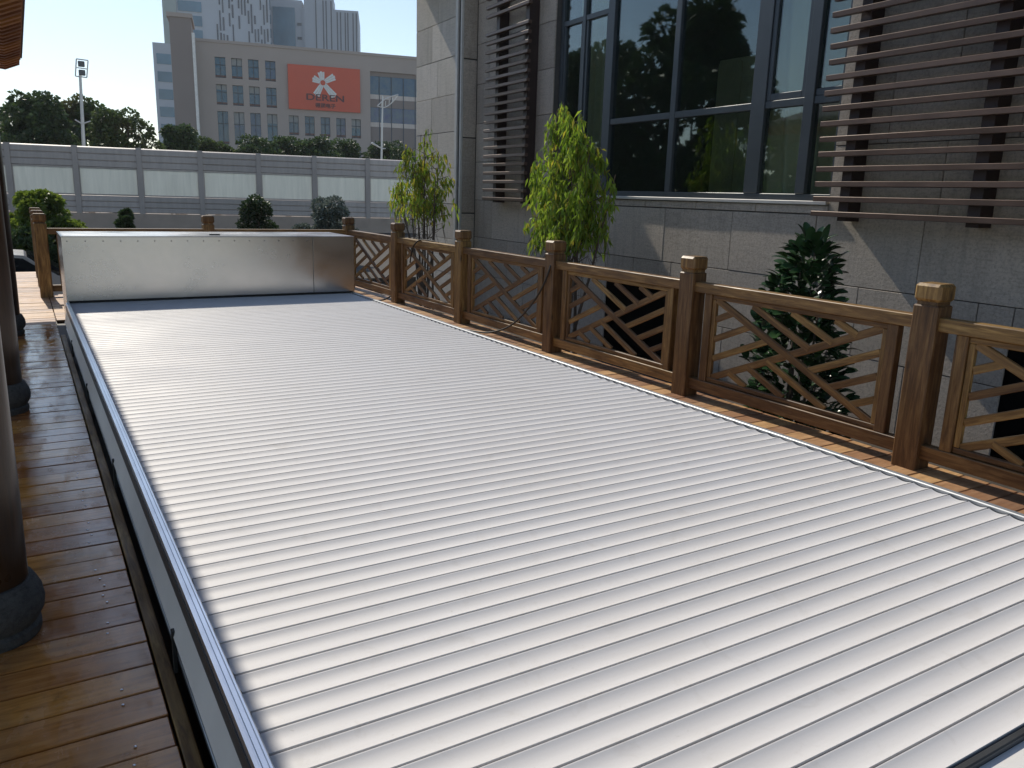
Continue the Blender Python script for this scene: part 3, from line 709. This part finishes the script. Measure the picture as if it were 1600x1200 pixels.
# cloud-pruned bonsai
bo = empty('cloud_pruned_tree', (4.85, 20.0, -.35), 'small cloud-pruned tree with flat green pads behind back fence', 'tree')
mb = MB(); mb.tube([(4.85,20,-.4),(4.80,20,.2),(4.92,20,.7),(4.86,20,1.1)], [.06,.05,.04,.02], 7)
cl = []
for (dx, dz, r) in ((0,1.16,.20),(.12,1.04,.22),(-.14,1.02,.22),(0,1.0,.22),(.2,.92,.17),(-.2,.9,.16),(.05,.88,.2),(-.2,.66,.16),(-.3,.64,.14),(.28,.60,.16),(.38,.56,.13),(.1,.62,.14),(-.1,.5,.14)):
    c = (4.85+dx, 20+rnd.uniform(-.1,.1), dz); cl.append((c, r)); mb.tube([(4.86,20,dz-.1), c], [.02,.008], 5)
mb.build('trunk', M['bark'], bo)
P_, D_ = crown_points(cl, 9000, .6); leaves('crown', P_, D_, .075, .022, M['leafdark'], bo, .1)

# ------------------------------------------------------------------ parked car, only its rear quarter shows
car = empty('parked_car', (-.6, 21.2, -1.5), 'silver parked car glimpsed between the column and fence post', 'car')
M['carpaint'] = plain('silver_car_paint', (.45,.46,.48), .25, .6, .05, 1); M['cardark'] = plain('car_glass', (.012,.014,.016), .08, 0, .1, 1); M['tyre'] = plain('tyre', (.02,.02,.02), .8, 0, .2)
car_prof = [(-2.2,.32),(-2.22,.75),(-2.05,.92),(-1.75,.98),(-1.15,1.42),(-.5,1.48),(.35,1.44),(1.05,1.0),(1.95,.86),(2.15,.7),(2.18,.32)]
def CP(p): return (p[0]*-1-1.15, p[1]-1.5)
MB().extrude([CP(p) for p in car_prof], 'y', 20.4, 22.1).build('body', M['carpaint'], car)
MB().extrude([CP(p) for p in [(-1.62,1.0),(-1.12,1.36),(-.5,1.42),(.33,1.38),(.92,1.0)]], 'y', 20.388, 20.4).build('side_window', M['cardark'], car)
MB().extrude([CP(p) for p in [(-2.0,.99),(-1.80,1.03),(-1.20,1.43),(-1.27,1.43)]], 'y', 20.55, 21.95).build('rear_window', M['cardark'], car)
for wx in (-1.4, 1.35):
    for wy in (20.42, 21.88):
        wh = MB().lathe([(.2,-.1),(.30,-.1),(.32,-.07),(.32,.07),(.30,.1),(.2,.1)], 20).build('wheel', M['tyre'], car, True, (-wx-1.15, wy, -1.18), (math.pi/2, 0, 0))
        MB().lathe([(.18,-.105),(.19,-.10),(.19,.10),(.18,.105)], 16).build('rim', M['rail'], wh, True, (-wx-1.15, wy, -1.18), (math.pi/2, 0, 0))
MB().cbox(CP((-2.2,0))[0]-.02, CP((-2.2,0))[0]+.03, 20.45, 20.7, -.78, -.62, .01).build('tail_light', plain('tail_light_red', (.35,.02,.02), .2), car)

# ------------------------------------------------------------------ noise barrier
AZ = R_(101); bu = Vector((math.sin(AZ), math.cos(AZ), 0)); B0 = Vector((-.18, 38.03, 0))
nb = empty('noise_barrier', (10, 36.3, -1.5), 'long grey noise barrier with frosted window panels beyond the garden', 'barrier')
brot = (0, 0, math.atan2(bu.y, bu.x)); BP = 2.34
def bpt(s, off=0): p = B0+bu*s; n_ = Vector((-bu.y, bu.x, 0)); return p+n_*off
postm = MB().box(-.10, .10, -.10, .10, -1.5, 2.93).mesh('barrier_post', M['barrierpost'])
frosm = MB().cbox(-BP/2+.13, BP/2-.13, -.006, .006, 1.06, 2.07, .003).mesh('frosted_panel', M['frost'])
frm = MB(); frm.box(-BP/2+.101, BP/2-.101, -.035, .035, 1.0, 1.06); frm.box(-BP/2+.101, BP/2-.101, -.035, .035, 2.07, 2.12); frm.box(-BP/2+.101, -BP/2+.13, -.035, .035, 1.06, 2.07); frm.box(BP/2-.13, BP/2-.101, -.035, .035, 1.06, 2.07)
frm = frm.mesh('panel_frame', M['barrier'])
def corr(z0, z1, n):
    poly = [(.05, z0)]; h = (z1-z0)/n
    for i in range(n): poly += [(-.05, z0+i*h+.02), (-.05, z0+(i+1)*h-.045), (-.012, z0+(i+1)*h-.02)]
    poly.append((.05, z1)); return MB().extrude(poly, 'x', -BP/2+.101, BP/2-.101).mesh('louvre_panel', M['barrier'])
cup, clo = corr(2.12, 2.91, 3), corr(.32, 1.0, 3)
basem = MB().box(-BP/2, BP/2, -.14, .14, -1.5, .30).mesh('base_wall', M['barrierbase'])
for k in range(-4, 12):
    p = bpt(k*BP); place(postm, 'barrier_post', nb, p, brot)
    p = bpt((k+.5)*BP); place(cup, 'louvre_panel', nb, p, brot); place(clo, 'louvre_panel', nb, p, brot)
    f_ = place(frm, 'panel_frame', nb, p, brot); place(frosm, 'frosted_panel', f_, p, brot); place(basem, 'base_wall', nb, p, brot)

# ------------------------------------------------------------------ street lamps
M['lamppost'] = plain('pale_lamp_post', (.62,.62,.60), .4, .2, .05)
l1 = empty('floodlight_mast', (2.7, 44, -1.5), 'tall pale floodlight mast with two stacked lamps at left', 'floodlight mast')
MB().tube([(2.68,44,-1.5),(2.89,44,3.16),(3.0,44,6.35)], [.10,.085,.06], 10).build('pole', M['lamppost'], l1, True)
fr1 = MB(); c_ = [(2.80,6.25),(2.90,7.0),(3.38,6.98),(3.27,6.23)]
for i in range(4):
    a0, a1 = c_[i], c_[(i+1) % 4]; fr1.tube([(a0[0], 44, a0[1]), (a1[0], 44, a1[1])], .028, 5)
fr1.tube([(2.85,44,6.62),(3.32,44,6.6)], .024, 5); fr1.build('frame', M['lamppost'], l1)
for z_ in (6.42, 6.80): MB().cbox(2.95, 3.22, 43.9, 44.1, z_-.12, z_+.12, .02).build('lamp_head', M['darkmetal'], l1)
MB().tube([(2.62,44,4.32),(2.90,43.95,4.15),(3.26,44,4.30)], [.03,.04,.03], 5).build('arm', M['lamppost'], l1)
l2 = empty('street_lamp', (17.65, 44, -1.5), 'slim white street lamp with a leaf-shaped head beside right building', 'street lamp')
MB().tube([(17.66,44,-1.5),(17.774,44,3.22),(17.877,44,6.65)], [.08,.06,.035], 8).build('pole', M['lamppost'], l2, True)
hd = MB()
arc1 = [(17.57,44,6.10),(17.95,44,6.05),(18.35,44,6.28),(18.68,44,6.62),(18.79,44,6.80)]; arc2 = [(17.57,44,6.12),(17.95,44,6.45),(18.35,44,6.66),(18.79,44,6.80)]
hd.tube(smooth_pts(arc1), .03, 5); hd.tube(smooth_pts(arc2), .03, 5)
for u in (.22, .42, .62, .80):
    p = Vector((17.57+1.1*u, 44, 6.05+.52*u*u)); hd.tube([p, p+Vector((.02, 0, .30-.1*u))], .02, 4)
hd.build('lamp_head', M['lamppost'], l2)
MB().tube([(17.20,44,4.12),(17.5,44,3.98),(17.8,44,3.84),(18.02,44,3.86)], [.06,.05,.04,.03], 5).build('lower_lamp', M['lamppost'], l2)

# ------------------------------------------------------------------ office building with the orange sign
AZ2 = R_(102); cu = Vector((math.sin(AZ2), math.cos(AZ2), 0)); O0 = Vector((0, 120, 0)); crot = math.atan2(cu.y, cu.x)
ob = empty('office_building', (0, 120, -1.5), 'beige office block with large orange sign beyond the noise barrier', 'building', rz=0)
ob.location = (O0.x, O0.y, 0); ob.rotation_euler = (0, 0, crot)
GZ = -1.5
def obp(mb, name, mat, par=None): # local coords: x along facade, y into building
    me = mb.mesh(name, mat); o = bpy.data.objects.new(name, me); C.objects.link(o)
    o.location = ob.location; o.rotation_euler = ob.rotation_euler; setparent(o, par or ob); return o
M['office'] = plain('office_beige_render', (.40,.34,.30), .8, 0, .08, .1); M['office2'] = plain('office_dark_render', (.25,.21,.19), .8, 0, .08, .1)
t = NT('office_blue_glass'); oi = t.n('ShaderNodeObjectInfo'); n = t.noise(t.coord((1,1,1), rand=40.0), .9, 4)
t.set(Base_Color=t.mix(t.maprange(n,.3,.7,0,1), t.ramp(oi.outputs['Random'], [(0,(.015,.07,.16)),(.5,(.02,.12,.20)),(1,(.06,.06,.18))]), (.09,.14,.17)), Roughness=.12); M['officeglass'] = t.m; t = None; M['signorange'] = plain('sign_orange', (.62,.10,.045), .5, 0, .05, .2)
M['signwhite'] = plain('sign_white', (.75,.74,.70), .5); M['signdark'] = plain('sign_lettering', (.09,.03,.03), .5)
M['spandrel'] = plain('office_spandrel', (.16,.08,.06), .6); M['officeframe'] = plain('office_window_frame', (.05,.07,.09), .5)
F0, F1, TOP = 21.84, 56.0, 19.55
holes = []
for cx_ in (24.06, 26.10, 28.17, 30.32):
    holes += [(cx_, cx_+1.32, 15.3, 17.85), (cx_, cx_+1.32, 11.96, 14.5), (cx_, cx_+1.32, 7.0, 11.16)]
for k in range(5): holes.append((33.13+2.1*k, 34.42+2.1*k, 8.6, 11.14))
for k in range(5): holes.append((33.13+2.1*k, 34.42+2.1*k, 5.0, 7.4))
for k in range(4): holes.append((24.06+2.09*k, 25.38+2.09*k, 3.0, 6.2))
band = (44.15, 56.0, 4.0, 17.57)
# facade from strips around holes
xs = sorted(set([F0, F1, 44.15]+[h[0] for h in holes]+[h[1] for h in holes])); zs = sorted(set([GZ, TOP, 17.57, 4.0]+[h[2] for h in holes]+[h[3] for h in holes]))
fc = MB()
for xa, xb in zip(xs[:-1], xs[1:]):
    run = None
    for za, zb in zip(zs[:-1], zs[1:]):
        mx_, mz_ = (xa+xb)/2, (za+zb)/2
        op = any(h[0] < mx_ < h[1] and h[2] < mz_ < h[3] for h in holes) or (band[0] < mx_ < band[1] and band[2] < mz_ < band[3])
        if not op: run = (run[0], zb) if run else (za, zb)
        if op and run: fc.box(xa, xb, 0, .5, *run); run = None
    if run: fc.box(xa, xb, 0, .5, *run)
fac = obp(fc, 'wall', M['office'])
obp(MB().box(F0, F1, .52, 22, GZ, TOP-.6), 'building_core', M['office2'])
obp(MB().box(F0-.1, F1, -.12, .6, TOP, TOP+.35), 'parapet', M['office'])
for h in holes:
    wf = MB(); wf.box(h[0], h[1], .30, .36, h[2], h[2]+.12); wf.box((h[0]+h[1])/2-.05, (h[0]+h[1])/2+.05, .30, .36, h[2]+.12, h[3]); wf.box(h[0], h[1], .30, .36, h[2]+(h[3]-h[2])*.62, h[2]+(h[3]-h[2])*.62+.09)
    wf = obp(wf, 'window', M['officeframe']); obp(MB().box(h[0], h[1], .38, .42, h[2]+.35, h[3]), 'pane', M['officeglass'], wf); obp(MB().box(h[0], h[1], .37, .42, h[2]+.001, h[2]+.349), 'spandrel', M['spandrel'], wf)
M['blind'] = plain('office_blind', (.34,.35,.34), .8)
rbl = random.Random(9)
for h in holes:
    if rbl.random() < .45: obp(MB().box(h[0]+.04, h[1]-.04, .365, .379, h[3]-(h[3]-h[2])*rbl.uniform(.2,.55), h[3]-.02), 'blind', M['blind'])
for za, zb, mt in ((17.0,17.57,'office2'),(14.6,17.0,'officeglass'),(14.0,14.6,'barrier'),(12.9,14.0,'office2'),(10.9,12.9,'officeglass'),(10.3,10.9,'barrier'),(4.0,10.3,'office2')):
    obp(MB().box(44.15, 56, .3+(.05 if mt=='officeglass' else 0), .5, za+.005, zb-.005), 'window_band', M[mt])
for k in range(6): obp(MB().box(45.4+1.7*k, 45.5+1.7*k, .26, .32, 4.0, 17.0), 'band_mullion', M['officeframe'])
# sign
sg = obp(MB().box(33.17, 42.72, -.30, -.06, 11.98, 17.64), 'sign_board', M['signorange'])
def petal(ang, L, w0, w1, cx_, cz_):
    d_ = (math.cos(ang), math.sin(ang)); n_ = (-d_[1], d_[0]); mb = MB()
    for off in (-1, 0, 1):
        wa, wb = w0*.30, w1*.30; oa, ob_ = off*w0*.66, off*w1*.66
        V = []
        for yy_ in (-.36, -.305):
            for (l, w__, o_) in ((.42, wa, oa), (L+(.10 if off == 0 else 0), wb, ob_)):
                for s__ in (-1, 1): V.append((cx_+d_[0]*l+n_[0]*(o_+s__*w__), yy_, cz_+d_[1]*l+n_[1]*(o_+s__*w__)))
        mb.add(V, [(0,1,3,2),(4,5,7,6),(0,1,5,4),(1,3,7,5),(3,2,6,7),(2,0,4,6)])
    return mb
pcx, pcz = 37.72, 15.55
for ang, L in ((100, 1.35), (160, 1.35), (30, 1.75), (240, 1.85), (312, 2.2)): obp(petal(R_(ang), L, .30, .48, pcx, pcz), 'sign_petal', M['signwhite'], sg)
rg = MB(); rg.tube([(pcx+.40*math.cos(q*math.pi/10), -.34, pcz+.40*math.sin(q*math.pi/10)) for q in range(21)], .06, 5); obp(rg, 'sign_ring', M['signwhite'], sg)
def text_obj(s, size, x, z, mat, par, yoff=-.34, sx=1.0):
    cu_ = bpy.data.curves.new('txt', 'FONT'); cu_.body = s; cu_.size = size; cu_.align_x = 'CENTER'; cu_.extrude = .025; cu_.offset = .012
    to = bpy.data.objects.new('txt', cu_); C.objects.link(to); dg = bpy.context.evaluated_depsgraph_get(); dg.update()
    me = bpy.data.meshes.new_from_object(to.evaluated_get(dg)); bpy.data.objects.remove(to)
    rot = Matrix.Rotation(math.pi/2, 4, 'X'); me.transform(Matrix.Diagonal((sx, 1, 1, 1))); me.transform(rot); me.transform(Matrix.Translation((x, yoff, z)))
    me.materials.clear(); me.materials.append(mat); o = bpy.data.objects.new('sign_lettering', me); C.objects.link(o); o.location = ob.location; o.rotation_euler = ob.rotation_euler; setparent(o, par); return o
text_obj('DEREN', 1.15, 38.0, 13.25, M['signdark'], sg, sx=1.45)
text_obj('得润电子', .62, 38.0, 12.40, M['signdark'], sg, sx=1.1)
# stair pylon at its left end
obp(MB().box(18.95, 21.5, -1.8, 6, GZ, 21.9), 'pylon', M['office2']); obp(MB().box(21.5, 21.838, -1.9, .3, GZ, 20.2), 'pylon_edge', M['signwhite'])
obp(MB().box(18.7, 21.7, -1.95, 6.2, 21.9, 22.4), 'pylon_cap', M['office'])
# pale annexe and towers
M['towerwhite'] = plain('tower_pale_panel', (.40,.44,.49), .6, 0, .05, .05); M['towergreen'] = plain('tower_grey_green', (.30,.36,.35), .6, 0, .06, .05)
M['towerglass'] = plain('tower_glass', (.09,.18,.25), .15, 0, .25, .15); M['towerdark'] = plain('tower_slot_window', (.06,.07,.095), .3, 0, .3, .2)
def facing(name, loc, rz, label):
    o = empty(name, loc, label, 'building', rz=rz)
    def part(mb, nm, mat, par=None):
        me = mb.mesh(nm, mat); q = bpy.data.objects.new(nm, me); C.objects.link(q); q.location = loc; q.rotation_euler = (0, 0, rz); setparent(q, par or o); return q
    return o, part
an, part = facing('annexe_building', (25.3, 180, -1.5), -R_(10), 'pale narrow annexe block at the left edge of the office building')
part(MB().box(0, 8, 0, 20, 0, 30.0), 'wall', M['towerwhite'])
for k in range(8): part(MB().box(.6, 3.2, -.12, .05, 3+3.3*k, 4.9+3.3*k), 'window', M['towerglass'])
tw, part = facing('tower_block', (38.6, 250, -1.5), -R_(14), 'tall pale tower block with barcode pattern of slot windows')
part(MB().box(0, 27.5, 0, 30, 0, 72), 'wall', M['towerwhite']); part(MB().box(-.3, 3.2, -.4, 29, 0, 72.5), 'corner_fin', M['towergreen'])
for k in range(18): part(MB().box(3.6, 9.6, -.25, .1, 6+3.6*k, 8.6+3.6*k), 'window_band', M['towerglass'])
sl = MB(); rs = random.Random(4)
for k in range(17):
    xk = 13.3+k*.83; z_ = 4.0
    while z_ < 70:
        h_ = rs.choice((2.2, 3.4, 5.2, 7.5)); 
        if rs.random() < .78: sl.box(xk, xk+.34+.12*rs.random(), -.15, .1, z_, z_+h_)
        z_ += h_+rs.uniform(.5, 2.0)
tag(part(sl, 'slot_windows', M['towerdark']), kind='stuff')
t2, part = facing('tower_block', (80.2, 262, -1.5), -R_(22), 'second pale tower block with tall vertical fins behind the office building')
part(MB().box(0.01, 17.0, 0, 24, 0, 57.2), 'wall', M['towerwhite']); part(MB().box(-15, 0, .5, 24.5, 0, 59.3), 'left_wing', M['towerwhite'])
part(MB().box(.6, 9.5, -.3, 10, 0, 60.5), 'core', M['towerwhite'])
for k in range(14): part(MB().box(-14.2, -9.4, .2, .8, 4+4.0*k, 6.6+4.0*k), 'window_band', M['towerglass'])
part(MB().box(-8.8, -2.2, .1, .8, 3, 57), 'glazed_strip', M['towerglass'])
for k in range(4): part(MB().box(-1.6, -.3, .3, .8, 40+4*k, 40.8+4*k), 'slot', M['towerdark'])
for xk in (4.0, 6.2, 7.1, 8.6, 10.4, 11.4, 12.8, 13.6, 15.2, 16.2): part(MB().box(xk, xk+.35, -.45 if xk < 9.5 else -.15, .1, 3, 59.5 if xk < 9.5 else 56.5), 'vertical_slot', M['towerdark'])

# ------------------------------------------------------------------ trees beyond the barrier
G = 'trees beyond the noise barrier'
broad_tree((.95, 48, -1.5), 7.4, 2.0, 2.2, M['leafdark'], 'big dark tree at far left beyond the noise barrier', group=G, nclump=75, per=230, leaf=.24, seed=41)
broad_tree((-1.6, 52, -1.5), 7.0, 2.0, 2.2, M['leafdark'], 'dark tree cut by the left picture edge beyond barrier', group=G, nclump=60, per=230, leaf=.24, seed=46)
broad_tree((3.3, 50, -1.5), 7.6, 1.5, 2.0, M['leafmid'], 'feathery mid green tree behind the floodlight mast', group=G, nclump=60, per=150, leaf=.22, seed=42)
broad_tree((4.75, 46, -1.5), 6.7, 1.75, 1.8, M['leafmid'], 'lighter rounded tree right of the floodlight mast', group=G, nclump=60, per=190, leaf=.2, seed=43)
hx = [(7.7, 48, 6.2, 1.35), (9.9, 50, 5.6, 1.5), (12.3, 50, 6.0, 1.75), (14.3, 51, 6.1, 1.7), (16.2, 50, 6.2, 1.75), (18.3, 51, 6.2, 1.75), (20.9, 50, 6.3, 1.9)]
hl = ['dark rounded tree at the foot of the beige pylon', 'small yellowish tree right of the pylon foot', 'hedge tree below the blue windows nearest the pylon', 'hedge tree below the left edge of orange sign', 'hedge tree below the middle of orange sign', 'hedge tree below the right edge of orange sign', 'dark hedge tree behind the slim white street lamp']
for k, (x, y, h, r) in enumerate(hx):
    broad_tree((x, y, -1.5), h, r, 1.8, M['leafmid'] if k == 1 else M['leafdark'], hl[k], group=G, nclump=44, per=200, leaf=.2, seed=60+k)
# trees on the far side of the pavilion: seen mirrored in the window glass
for k, (x, y, h, r) in enumerate(((-14, 24, 6.6, 2.8), (-15, 34.5, 13.0, 4.0), (-14, 43, 12, 4.4), (-15, 18, 6.0, 3.0))):
    broad_tree((x, y, -1.5), h, r, 2.0, M['leafdark'], ['low tree mirrored in window glass nearest the curtain', 'tall tree mirrored in the middle window panes', 'tall tree mirrored in the far left window panes', 'low tree mirrored in right panes behind the louvre'][k], group='trees behind the pavilion', nclump=60, per=200, leaf=.5, seed=80+k)

bd.rotation_euler = (0, 0, R_(-2.2)); bd.scale = (1, 1.04, 1)

# ------------------------------------------------------------------ hazy city air
hv = MB().box(-420, 620, -70, 920, -3.0, 76).mesh('haze', None)
hm = bpy.data.materials.new('hazy_air'); hm.use_nodes = True; ht = hm.node_tree; ht.nodes.clear()
ho = ht.nodes.new('ShaderNodeOutputMaterial'); pvn = ht.nodes.new('ShaderNodeVolumePrincipled')
pvn.inputs['Color'].default_value = (.86,.92,1,1); pvn.inputs['Density'].default_value = .00032; pvn.inputs['Anisotropy'].default_value = .3
ht.links.new(pvn.outputs[0], ho.inputs['Volume']); hv.materials.append(hm)
tag(place(hv, 'haze'), kind='stuff')
